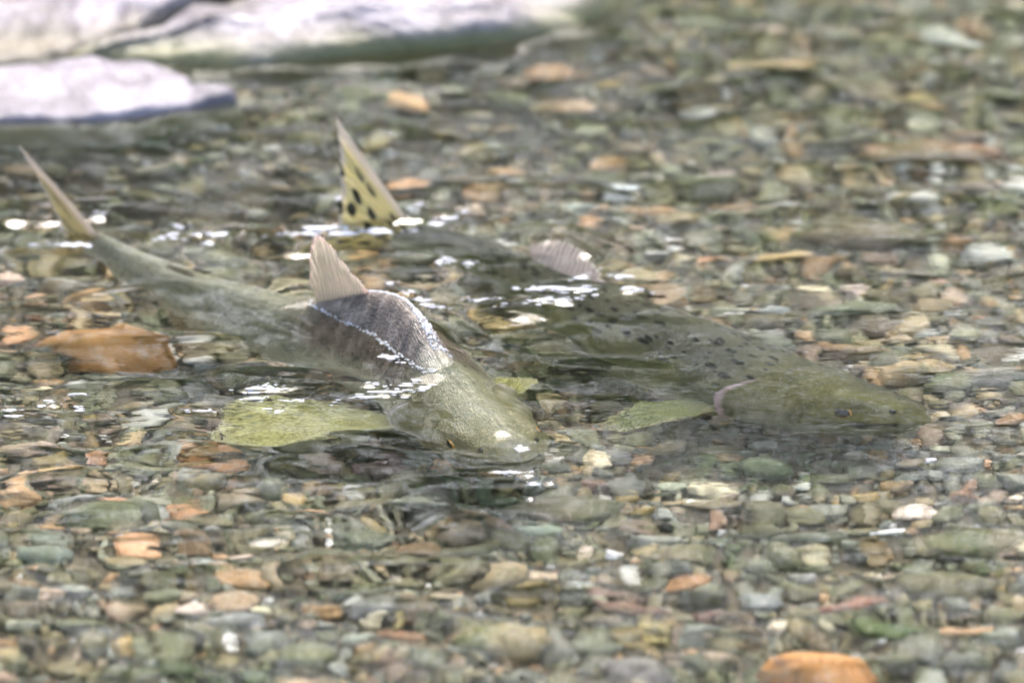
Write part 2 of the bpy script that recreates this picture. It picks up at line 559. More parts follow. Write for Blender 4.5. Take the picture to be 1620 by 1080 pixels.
def fin_part(name, root, tip, mat, parent, thick=.0016, curl=0.0, side=None, scallop=.0, nu=40, nv=16):
    """a fin as a thin solid blade between a root curve and a margin curve"""
    r, t_ = spline(root, nu * 3), spline(tip, nu * 3)
    pick = lambda c: np.stack([np.interp(np.linspace(0, 1, nu), np.linspace(0, 1, len(c)), c[:, i]) for i in range(3)], -1)
    r, t_ = pick(r), pick(t_)
    u = np.linspace(0, 1, nu)
    fr = np.random.default_rng(len(bpy.data.objects))
    jag = np.interp(u, np.linspace(0, 1, 15), fr.uniform(-1, 1, 15)) + .6 * fr.uniform(-1, 1, nu)
    t_ = r + (t_ - r) * (1 + scallop * jag)[:, None]
    v = np.linspace(0, 1, nv)
    P = r[:, None] + (t_ - r)[:, None] * v[None, :, None]
    n = np.cross(r[-1] - r[0], t_[nu // 2] - r[nu // 2]); n /= np.linalg.norm(n)
    if side is not None and np.dot(n, side) < 0: n = -n
    P = P + n * (curl * (v ** 2)[None, :, None]) + n * (.0008 * np.sin(u * 38)[:, None, None] * v[None, :, None])
    th = thick * (1.25 - v)[None, :, None] * np.clip(np.minimum(u, 1 - u) * 8 + .25, 0, 1)[:, None, None]
    A, B = (P + n * th).reshape(-1, 3), (P - n * th).reshape(-1, 3)
    f = grid_faces(nu, nv)
    N = nu * nv
    rim = list(range(0, nv)) + [i * nv + nv - 1 for i in range(1, nu)] + [(nu - 1) * nv + j for j in range(nv - 2, -1, -1)] + [i * nv for i in range(nu - 2, 0, -1)]
    rf = [[a, b, b + N, a + N] for a, b in zip(rim, rim[1:] + rim[:1])]
    faces = np.vstack([f[:, ::-1], f + N, np.array(rf)])
    me = new_mesh(name, np.vstack([A, B]), faces, mat)
    uv = np.stack([np.repeat(u, nv), np.tile(v, nu), np.zeros(N)], -1)
    attr(me, 'fin', 'FLOAT_VECTOR', np.vstack([uv, uv]))
    return link(name, me, parent)


def ball(name, c, r, mat, parent, scale=(1, 1, 1), basis=None, seg=20):
    th = np.linspace(0, math.pi, seg)
    ph = np.linspace(0, 2 * math.pi, seg * 2, endpoint=False)
    A, B = np.meshgrid(th, ph, indexing='ij')
    v = np.stack([np.sin(A) * np.cos(B), np.sin(A) * np.sin(B), np.cos(A)], -1).reshape(-1, 3) * np.array(scale) * r
    if basis is not None: v = v @ np.array(basis)
    me = new_mesh(name, v + np.asarray(c), grid_faces(seg, seg * 2, True)[:, ::-1], mat)
    return link(name, me, parent)


def eye_at(body, root, s, phi, mats, r=.0058):
    p = body.surf(s, phi)
    c = body.axis(s)
    n = body.surf(s, phi, .004) - p
    n /= np.linalg.norm(n)
    T, U, Rr = body.frame(s)
    a = T - n * np.dot(T, n); a /= np.linalg.norm(a)
    b = np.cross(n, a)
    bs = [a, b, n]
    e = ball('eye', p - n * .0010, r, mats[0], root, (1.15, 1.0, .55), bs)
    ball('pupil', p + n * .0006, r * .80, mats[1], e, (1.25, 1.0, .42), bs)


def salmon(body, label, group, M, rim_t):
    root = bpy.data.objects.new('salmon', None)
    COL.objects.link(root)
    tag(root, label, 'fish', group)
    base = body.axis(.5)
    ss = np.concatenate([np.linspace(0, .04, 16, endpoint=False), np.linspace(.04, .32, 76, endpoint=False), np.linspace(.32, 1, 90)])
    ph = np.linspace(0, 2 * math.pi, 112, endpoint=False)
    S, P = np.meshgrid(ss, ph, indexing='ij')
    V = body.surf(S, P)
    n, m = S.shape
    f = list(map(tuple, grid_faces(n, m, True)[:, ::-1]))
    verts = V.reshape(-1, 3)
    tail = verts[-m:].mean(0)
    verts = np.vstack([verts, tail])
    f += [((n - 1) * m + j, (n - 1) * m + (j + 1) % m, len(verts) - 1)[::-1] for j in range(m)]
    me = new_mesh('body', verts, f, M['skin'])
    fold = np.arccos(np.cos(P)) / math.pi
    sk = np.stack([S, fold, np.where(P < math.pi, .0, .5)], -1).reshape(-1, 3)
    attr(me, 'skin', 'FLOAT_VECTOR', np.vstack([sk, [1, .5, 0]]))
    link('body', me, root)
    # the mouth: a dark slit on each side from the snout to behind the eye
    for sg in (1, -1):
        sm = np.linspace(.004, .135, 44)
        pm = R(99) + R(12) * np.clip(sm / .14, 0, 1)
        hw = .075 * np.clip((.142 - sm) / .05, 0, 1)
        PP = (pm[:, None] + hw[:, None] * np.linspace(-1, 1, 7)[None]) * sg
        lip = body.surf(sm[:, None] + 0 * PP, PP, .0012)
        g = grid_faces(44, 7)
        link('mouth', new_mesh('mouth', lip.reshape(-1, 3), g if sg < 0 else g[:, ::-1], M['mouth']), root)
    # gill covers: a thin plate lying over the cheek with a free rounded rear edge
    for sg in (1, -1):
        pa = np.linspace(R(34), R(150), 48)
        tt = np.linspace(0, 1, 30)
        edge = .290 - .075 * np.abs((pa - R(98)) / R(58)) ** 2.2
        front = .165 + 0 * pa
        SS = front[:, None] + (edge - front)[:, None] * tt[None, :]
        PP = pa[:, None] * sg + 0 * SS
        lift = .0003 + .0042 * tt ** 2 * np.clip(np.minimum(pa - pa[0], pa[-1] - pa) / .5, 0, 1)[:, None] - .0008 * (tt < .02)
        o_ = body.surf(SS, PP, lift)
        i_ = body.surf(SS, PP, lift - .0022)
        N = o_[..., 0].size
        g = grid_faces(48, 30)
        re = [[i * 30 + 29, (i + 1) * 30 + 29, (i + 1) * 30 + 29 + N, i * 30 + 29 + N] for i in range(47)]
        fc = np.vstack([g, (g + N)[:, ::-1], np.array(re)])
        me = new_mesh('gill_cover', np.vstack([o_.reshape(-1, 3), i_.reshape(-1, 3)]), fc if sg < 0 else fc[:, ::-1], M['gill'])
        fo = np.abs(PP) / math.pi
        k = np.stack([SS, fo, np.broadcast_to(tt[None], SS.shape)], -1).reshape(-1, 3)
        attr(me, 'skin', 'FLOAT_VECTOR', np.vstack([k, k]))
        link('gill_cover', me, root)
        eye_at(body, root, .120, R(78) * sg, (M['iris'], M['pupil']))
        p = body.surf(.048, R(58) * sg)
        ball('nostril', p, .0022, M['pupil'], root, (1.5, 1, .8), body.frame(.048), 10)
    return root


def gill_material(name, skin_cols, rim):
    back, side, belly, head = skin_cols
    t = NT(name)
    a = t.n('Attribute', attribute_name='skin')
    sx = t.n('SeparateXYZ'); t.put(sx.inputs[0], a.outputs['Vector'])
    s, v, e = sx.outputs
    obj = t.n('NewGeometry').outputs['Position']
    n1, n2 = t.noise(obj, 38, 4, .6), t.noise(obj, 190, 4, .7)
    vj = t.math('ADD', v, t.math('MULTIPLY', t.math('SUBTRACT', n1, .5), .3))
    c = t.ramp(vj, [(.0, back), (.24, head), (.55, head), (.78, side), (1.0, belly)])
    c = t.mix(t.rng(n1, .35, .65, .5, 0), c, t.mix(1.0, c, (.45, .48, .42), 'MULTIPLY'))
    c = t.mix(t.rng(n2, .46, .30, 0, .45), c, t.mix(1.0, c, (.4, .4, .36), 'MULTIPLY'))
    n3 = t.noise(obj, 520, 3, .7)
    c = t.mix(t.rng(n3, .55, .7, 0, .4), c, t.mix(1.0, c, (.4, .4, .36), 'MULTIPLY'))
    rimmask = t.math('MULTIPLY', t.rng(v, .30, .42), t.rng(v, .78, .62))
    rm = t.math('MULTIPLY', rimmask, t.rng(t.math('ADD', e, t.math('MULTIPLY', t.math('SUBTRACT', n2, .5), .08)), .88, .98))
    c = t.mix(rm, c, rim)
    t.bsdf(c, .42, t.bump(t.math('ADD', n2, n3), .3, .0014), **{'Specular IOR Level': .08})
    return t.m


IRIS = plain('iris', (.32, .18, .04), .2)
MOUTH = plain('mouth_slit', (.020, .018, .014), .5)
PUPIL = plain('pupil', (.006, .006, .007), .12)


def make_skin(tagname, back, side, belly, head, spots, rim, spec=.4, hump=0.0):
    return {'skin': skin_material(tagname + '_skin', back, side, belly, head, spots, spec=spec, hump=hump),
            'gill': gill_material(tagname + '_gill_cover', (back, side, belly, head), rim),
            'iris': IRIS, 'pupil': PUPIL, 'mouth': MOUTH}


ST = [0, .03, .08, .15, .22, .30, .36, .42, .48, .56, .64, .74, .84, .92, 1.0]
# ---- the humped salmon with its back out of the water
b1 = Body([
    (*at(826, 718)[:2], -.0168), (*at(776, 655)[:2], -.0375), (*at(708, 590)[:2], -.0535), (*at(625, 522)[:2], -.058),
    (*at(440, 460)[:2], -.0635), (*at(270, 412)[:2], -.0430), (*at(146, 366)[:2], -.0225)],
    ST,
    [.026, .042, .056, .068, .084, .122, .154, .168, .160, .134, .112, .090, .068, .050, .044],
    [.022, .042, .058, .072, .080, .088, .092, .096, .096, .090, .082, .066, .048, .038, .036],
    [.022, .038, .055, .070, .078, .080, .079, .077, .075, .072, .066, .054, .039, .026, .014],
    [.10, .12, .15, .2, .30, .48, .58, .62, .58, .48, .4, .3, .25, .2, .2], roll=R(4))
c1 = dict(back=(.215, .208, .150), side=(.30, .29, .20), belly=(.44, .43, .33), head=(.150, .140, .075))
M1 = make_skin('humped_salmon', c1['back'], c1['side'], c1['belly'], c1['head'], .35, (.34, .30, .27), .34, .96)
fish1 = salmon(b1, 'grey olive humpbacked salmon with its hump and dorsal fin out of the water', 'salmon in the shallow stream', M1, 0)
# ---- the spotted salmon, under water but for the fin tips
b2 = Body([
    at(1474, 668, .094), at(1400, 655, .096), at(1300, 638, .095), at(1165, 600, .088), at(1020, 542, .078),
    at(880, 468, .068), at(745, 400, .046), (*at(624, 350)[:2], -.022)],
    ST,
    [.026, .048, .072, .094, .108, .118, .124, .126, .122, .110, .094, .074, .054, .042, .040],
    [.024, .042, .062, .080, .092, .098, .100, .100, .096, .090, .080, .064, .047, .038, .036],
    [.022, .042, .060, .074, .080, .082, .081, .079, .076, .068, .057, .042, .028, .018, .012],
    [.10, .12, .15, .18, .2, .25, .28, .3, .3, .3, .3, .25, .2, .2, .2], roll=R(-21))
c2 = dict(back=(.066, .065, .045), side=(.105, .105, .046), belly=(.30, .30, .17), head=(.100, .095, .034))
M2 = make_skin('spotted_salmon', c2['back'], c2['side'], c2['belly'], c2['head'], 1.0, (.40, .28, .27), .04)
fish2 = salmon(b2, 'olive salmon with black oval spots and a pink gill edge, under water on the right', 'salmon in the shallow stream', M2, 1)
print('fish lengths', b1.L, b2.L)


def dress(body, root, F, dors, tail_yaw, tail_up=.064, tail_back=.078, fork=.58, mid=.76, tail_roll=0.0):
    L = body.L
    # dorsal fin
    s0, s1, h, lean, prof = dors
    root_c, tip_c = [], []
    for k, s in enumerate(np.linspace(s0, s1, 6)):
        T, U, Rr = body.frame(s)
        p = body.surf(s, 0) - U * .004
        root_c.append(p)
        q = k / 5
        tip_c.append(p + U * h * prof[k] + T * (lean * [.25, .6, .9, 1.0, 1.0, .8][k]))
    fin_part('dorsal_fin', root_c, tip_c, F['dorsal'], root, .0022, curl=.004, side=body.frame(.5)[2], scallop=.02)
    # adipose fin
    T, U, Rr = body.frame(.83)
    a, b_ = body.surf(.80, 0) - U * .003, body.surf(.84, 0) - U * .003
    fin_part('adipose_fin', [a, (a + b_) / 2, b_], [a + U * .002 + T * .012, a + U * .003 + T * .022, b_ + U * .002 + T * .016], F['small'], root, .0025)
    # tail fin: turned by tail_yaw about the upright at the end of the stalk
    T, U, Rr = body.frame(.99)
    e = body.axis(.985)
    cy, sy = math.cos(tail_yaw), math.sin(tail_yaw)
    B = T * cy + Rr * sy
    Q = np.cross(U, B)
    U2 = U * math.cos(tail_roll) + Q * math.sin(tail_roll)
    tr = [e + U2 * .017 - B * .004, e + U2 * .009, e, e - U2 * .009, e - U2 * .017 - B * .004]
    tt = [e + U2 * tail_up + B * tail_back, e + U2 * tail_up * .55 + B * tail_back * mid, e + B * tail_back * fork,
          e - U2 * tail_up * .5 + B * tail_back * .72, e - U2 * tail_up * .85 + B * tail_back * .92]
    fin_part('tail_fin', tr, tt, F['tail'], root, .0024, curl=.006, side=body.frame(.9)[2], scallop=.03, nu=56, nv=24)
    # anal, pelvic and pectoral fins
    rc, tc = [], []
    for k, s in enumerate(np.linspace(.70, .81, 5)):
        T, U, Rr = body.frame(s)
        p = body.surf(s, math.pi) + U * .004
        rc.append(p); tc.append(p - U * [.02, .036, .034, .028, .016][k] + T * .02)
    fin_part('anal_fin', rc, tc, F['small'], root, .002)
    for sg in (1, -1):
        rc, tc = [], []
        for k, s in enumerate(np.linspace(.545, .575, 4)):
            T, U, Rr = body.frame(s)
            p = body.surf(s, R(150) * sg) + U * .002
            rc.append(p); tc.append(p + T * [.058, .062, .052, .036][k] + Rr * sg * [.040, .030, .020, .012][k] - U * .010)
        fin_part('pelvic_fin', rc, tc, F['pelvic'], root, .0018)
    return root


def pectoral(body, root, mat, sg, s, phi, back, out, drop, width, curl=0.0):
    rc, tc = [], []
    T, U, Rr = body.frame(s)
    p0 = body.surf(s, phi * sg) - Rr * sg * .004
    k_out, k_back = Rr * sg * out - U * drop, T * back
    for k, q in enumerate(np.linspace(0, 1, 5)):
        p = p0 + T * (max(.020, width * .42) * q) - U * .008 * q
        rc.append(p)
        tc.append(p + (k_out + k_back) * [1.0, 1.04, .96, .76, .46][k] + T * width * [0, .2, .45, .75, 1.0][k])
    fin_part('pectoral_fin', rc, tc, mat, root, .0018, curl=curl, scallop=.03)


F1 = {'dorsal': fin_material('humped_dorsal', (.42, .38, .31), (.62, .46, .41), (.20, .18, .14)),
      'small': fin_material('humped_small_fin', (.24, .22, .14), (.40, .36, .28), (.12, .11, .07)),
      'tail': fin_material('humped_tail', (.42, .37, .20), (.50, .43, .38), (.12, .10, .05), .4, .5, .25),
      'pelvic': fin_material('humped_pelvic', (.30, .31, .20), (.42, .42, .32), (.16, .17, .09)),
      'pect': fin_material('humped_pectoral', (.52, .51, .23), (.56, .55, .34), (.33, .33, .11), 0, .8, .6)}
F2 = {'dorsal': fin_material('spotted_dorsal', (.70, .62, .60), (.66, .60, .56), (.50, .44, .42), 0, .3),
      'small': fin_material('spotted_small_fin', (.20, .19, .11), (.34, .32, .24), (.10, .10, .06)),
      'tail': fin_material('spotted_tail', (.62, .55, .29), (.56, .50, .46), (.36, .30, .10), .97, .35, .15),
      'pelvic': fin_material('spotted_pelvic', (.28, .27, .17), (.42, .40, .30), (.16, .16, .09)),
      'pect': fin_material('spotted_pectoral', (.25, .28, .13), (.38, .36, .22), (.13, .15, .06), 0, .8, .5)}
dress(b1, fish1, F1, (.480, .58, .049, .004, [.14, .40, .70, .98, .96, .35]), R(24), .079, .068, .30, .60)
dress(b2, fish2, F2, (.62, .79, .037, .010, [.22, .62, .90, 1.0, .95, .60]), R(20), .066, .090, .62, .80)
pectoral(b1, fish1, F1['pect'], 1, .285, R(116), .028, .118, .010, .080)
pectoral(b1, fish1, F1['pect'], -1, .285, R(125), .060, .055, .012, .030)
pectoral(b2, fish2, F2['pect'], 1, .285, R(116), .012, .098, .010, .022)
pectoral(b2, fish2, F2['pect'], -1, .285, R(130), .060, .050, .016, .020)

# ------------------------------------------------------------------ the water surface
wx, wy = axis(-.44, .44, .0034, 60), axis(-.72, .95, .0034, 60)
X, Y = np.meshgrid(wx, wy, indexing='ij')
Z = np.zeros_like(X)


def blob(px, py, rx, ry):
    """soft patch on the water, radii in metres"""
    c = at(px, py)
    return np.exp(-((X - c[0]) / rx) ** 2 - ((Y - c[1]) / ry) ** 2)


amp = .42 + .9 * blob(300, 680, .20, .16) + .7 * blob(120, 420, .2, .2) + 1.2 * blob(860, 530, .09, .12) + .5 * blob(560, 860, .18, .12) \
    + .45 * blob(810, 130, .5, .25) - .26 * blob(1250, 700, .16, .14) - .10 * blob(1200, 420, .16, .12) + .35 * blob(1100, 1000, .25, .10) + .4 * blob(1000, 500, .05, .05)
amp = amp - .6 * blob(170, 575, .075, .06)
amp = np.clip(amp, .10, 1.6)
hh = np.zeros_like(X)
sl = 0
wr = np.random.default_rng(3)
for _ in range(70):
    lam = math.exp(wr.uniform(math.log(.022), math.log(.11)))
    th = math.pi / 2 + wr.normal(0, .55)
    k = 2 * math.pi / lam
    a = lam ** .9 / k * wr.uniform(.5, 1.2)
    hh += a * np.sin(k * (math.cos(th) * X + math.sin(th) * Y) + wr.uniform(0, 6.28))
    sl += (a * k) ** 2 / 2
inside = np.clip(1.6 - np.maximum(np.abs(X) / .55, np.abs(Y - .1) / .95), 0, 1)
Z += hh * (.072 / math.sqrt(sl)) * amp * np.clip(inside * 2, 0, 1)


def wavelet(px, py, w, h, ang=0.0, steep=.50):
    """a small steep ripple; width and height in photograph pixels"""
    c = at(px, py)
    k = px_scale(c)
    sx, sy = w / k * .40, max(h / k / .375 * .28, .0034)
    ca, sa = math.cos(ang), math.sin(ang)
    u, v = (X - c[0]) * ca + (Y - c[1]) * sa, -(X - c[0]) * sa + (Y - c[1]) * ca
    v = v - .5 * sy
    v = v + .35 * sy * np.sin(u * 160 + px)
    return steep * sy * 1.65 * np.exp(-(np.abs(u) / sx) ** 2.5 - .5 * (v / sy) ** 2) * np.clip(.60 + .34 * np.sin(u * 330 + py) + .26 * np.sin(u * 690 + px), 0, 1)


for a in [(300, 376, 110, 14, .2), (695, 346, 90, 12, .35), (705, 415, 30, 9, 0), (745, 419, 34, 14, .5),
          (690, 487, 60, 9, 0), (640, 465, 40, 9, 0), (420, 617, 95, 11, .05), (412, 633, 60, 8, 0), 
          (610, 624, 110, 11, .25), (590, 612, 50, 8, .1), (880, 462, 120, 10, 0), (860, 480, 120, 9, .1), (1003, 463, 36, 8, 0), (950, 440, 50, 7, 0),
          (75, 641, 40, 8, 0), (125, 645, 28, 6, 0), (125, 626, 26, 6, 0), (770, 748, 90, 10, .05), (330, 690, 60, 7, 0), (310, 652, 70, 7, 0),
          (100, 387, 80, 10, .1), (150, 345, 40, 8, 0), (1565, 640, 30, 10, 0), (760, 476, 60, 8, 0), (800, 474, 60, 8, 0)]:
    Z += wavelet(*a)

# water climbs a few millimetres where something pierces it
floor_ = np.full_like(X, 9.0)


def pierce(pts, hw):
    """distance from the outline of a polyline of half-widths hw"""
    global floor_
    pts, hw = np.asarray(pts)[:, :2], np.asarray(hw)
    lo, hi = pts.min(0) - .08, pts.max(0) + .08
    ix, iy = np.where((wx > lo[0]) & (wx < hi[0]))[0], np.where((wy > lo[1]) & (wy < hi[1]))[0]
    sub = np.ix_(ix, iy)
    x, y = X[sub], Y[sub]
    d = np.full_like(x, 9.)
    for i in range(len(pts) - 1):
        a, b = pts[i], pts[i + 1]
        ab = b - a
        t = np.clip(((x - a[0]) * ab[0] + (y - a[1]) * ab[1]) / (ab @ ab), 0, 1)
        d = np.minimum(d, np.hypot(x - a[0] - t * ab[0], y - a[1] - t * ab[1]) - (hw[i] + (hw[i + 1] - hw[i]) * t))
    floor_[sub] = np.minimum(floor_[sub], d)


for b in (b1, b2):
    line, ws = [], []
    for s in np.linspace(.02, .98, 97):
        c = b.surf(np.full(80, s), np.linspace(0, math.pi, 80))
        if c[0, 2] > 0.0005:
            k = np.argmin(np.abs(c[:, 2]))
            far = b.surf(np.full(80, s), -np.linspace(0, math.pi, 80))
            kf = np.argmin(np.abs(far[:, 2]))
            line.append((c[k] + far[kf]) / 2); ws.append(np.linalg.norm(c[k][:2] - far[kf][:2]) / 2)
    if len(line) > 2: pierce(line, ws)
    T, U, Rr = b.frame(.99)
for o in list(fish2.children) + list(fish1.children):
    if o.name.split('.')[0] in ('dorsal_fin', 'tail_fin'):
        co = np.array([v.co[:] for v in o.data.vertices])
        near = co[np.abs(co[:, 2]) < .003]
        if len(near) > 4:
            c = near[:, :2].mean(0)
            u, s_, vt = np.linalg.svd(near[:, :2] - c, full_matrices=False)
            pr = (near[:, :2] - c) @ vt[0]
            pierce([c + vt[0] * pr.min(), c + vt[0] * pr.max()], [.001, .001])
Z += .0036 * np.exp(-np.clip(floor_, 0, 1) / .0055) * (floor_ < 1)
# rings running out from the fish
Z += .0006 * np.sin(np.clip(floor_, 0, 1) * 2 * math.pi / .021) * np.exp(-np.clip(floor_, 0, 1) / .030) * (floor_ < .3)
water = link('stream_water', new_mesh('stream_water', np.stack([X, Y, Z], -1).reshape(-1, 3), grid_faces(len(wx), len(wy))[:, ::-1], M_WATER))
tag(water, 'clear rippled water of the shallow stream', 'water', kind='structure')


# ------------------------------------------------------------------ stones
def ico(sub):
    import bmesh
    bm = bmesh.new()
    bmesh.ops.create_icosphere(bm, subdivisions=sub, radius=1)
    v = np.array([x.co[:] for x in bm.verts])
    f = np.array([[x.index for x in fc.verts] for fc in bm.faces])
    bm.free()
    return v, f


def stone_shape(v, r, cuts=5, lump=.16):
    d = np.ones(len(v))
    for _ in range(7):
        k = r.normal(size=3); k /= np.linalg.norm(k)
        f = r.uniform(1.0, 3.2)
        d += lump / f * np.sin(f * (v @ k) * 1.6 + r.uniform(0, 6.28))
    p = v * d[:, None]
    for _ in range(cuts):                      # worn flats
        k = r.normal(size=3); k /= np.linalg.norm(k)
        lim = r.uniform(.70, .95)
        q = p @ k
        over = np.clip(q - lim, 0, None)
        p = p - k * (over * .70)[:, None]
    for _ in range(6):
        k = r.normal(size=3) * r.uniform(4, 9)
        p *= (1 + .012 * np.sin(v @ k + r.uniform(0, 6.28)))[:, None]
    p -= (p.max(0) + p.min(0)) / 2
    return p / ((p.max(0) - p.min(0)) / 2)     # fits the unit box


V4, F4 = ico(5)
V3, F3 = ico(3)
V2, F2_ = ico(2)
protos = []
for i in range(16):
    protos.append(new_mesh('stone_shape', stone_shape(V4, np.random.default_rng(100 + i), [1, 3, 6, 2][i % 4], [.08, .12, .16, .17][i % 4]), F4, M_STONE))

PAL = {'bright orange': (.50, .25, .10), 'olive brown': (.150, .122, .076), 'grey': (.18, .172, .15), 'grey green': (.130, .128, .088), 'rust': (.24, .13, .075), 'orange': (.36, .205, .105),
       'ochre': (.33, .24, .11), 'amber': (.30, .18, .08), 'tan': (.36, .27, .165), 'cream': (.50, .43, .31), 'pinkish': (.38, .27, .21), 'peach': (.50, .30, .17),
       'purple brown': (.135, .085, .072), 'dark brown': (.080, .062, .046), 'dark grey': (.085, .083, .074), 'white': (.74, .72, .70), 'pale grey': (.36, .36, .34),
       'pale green': (.33, .33, .25), 'blue grey': (.19, .20, .19), 'red brown': (.22, .105, .072), 'moss green': (.050, .075, .022), 'pink white': (.52, .42, .36)}
for k_, c_ in PAL.items():      # wet stone shows its colour more strongly
    g_ = sum(c_) / 3
    PAL[k_] = tuple(max(.012, g_ + (x - g_) * 1.08) for x in c_)
GROUP = 'stones lying on the stream bed'
placed = []       # (x, y, r) of every individual stone


def stone(px, py, w, h, col, label, name='pebble', proto=None, yaw=None, thick=.62, lift=.42, tilt=0.0):
    p = at(px, py, 'bed')
    k = px_scale(p)
    a = w / k / 2
    ap = 1.0
    # the slanting view through the water shows about half the plan depth and half the height
    b = min(max(h / k / 2 / .62, a * .42), a * 1.05)
    c = min(a, b) * thick * 1.05
    # what is seen at (px, py) is the middle of the stone, which stands above the bed
    z = -float(bed_depth(p[0], p[1])) + c * lift
    q = at(px, py, -z) if z < -.01 else at(px, py, z=z)
    i = rng.integers(len(protos)) if proto is None else proto
    if name in ('rock', 'boulder'): i, c = 4 * (i % 4), c * 1.35
    o = link(name, protos[i])
    o.location = q
    o.scale = (a, b, c)
    o.rotation_euler = (rng.normal(0, .12), rng.normal(0, .12) + tilt, rng.normal(0, .25) if yaw is None else yaw)
    cc = np.array(PAL[col]) * rng.uniform(.85, 1.15) * (1 + rng.normal(0, .04, 3))
    o.color = (*np.clip(cc, .01, .9), 1)
    if col in ('bright orange', 'orange', 'peach', 'white', 'cream', 'pink white', 'amber', 'ochre', 'white'):
        o.material_slots[0].link = 'OBJECT'
        o.material_slots[0].material = M_CLEAN
    tag(o, label, 'stone', GROUP)
    placed.append((q[0], q[1], max(a, b), min(a, b)))
    return o


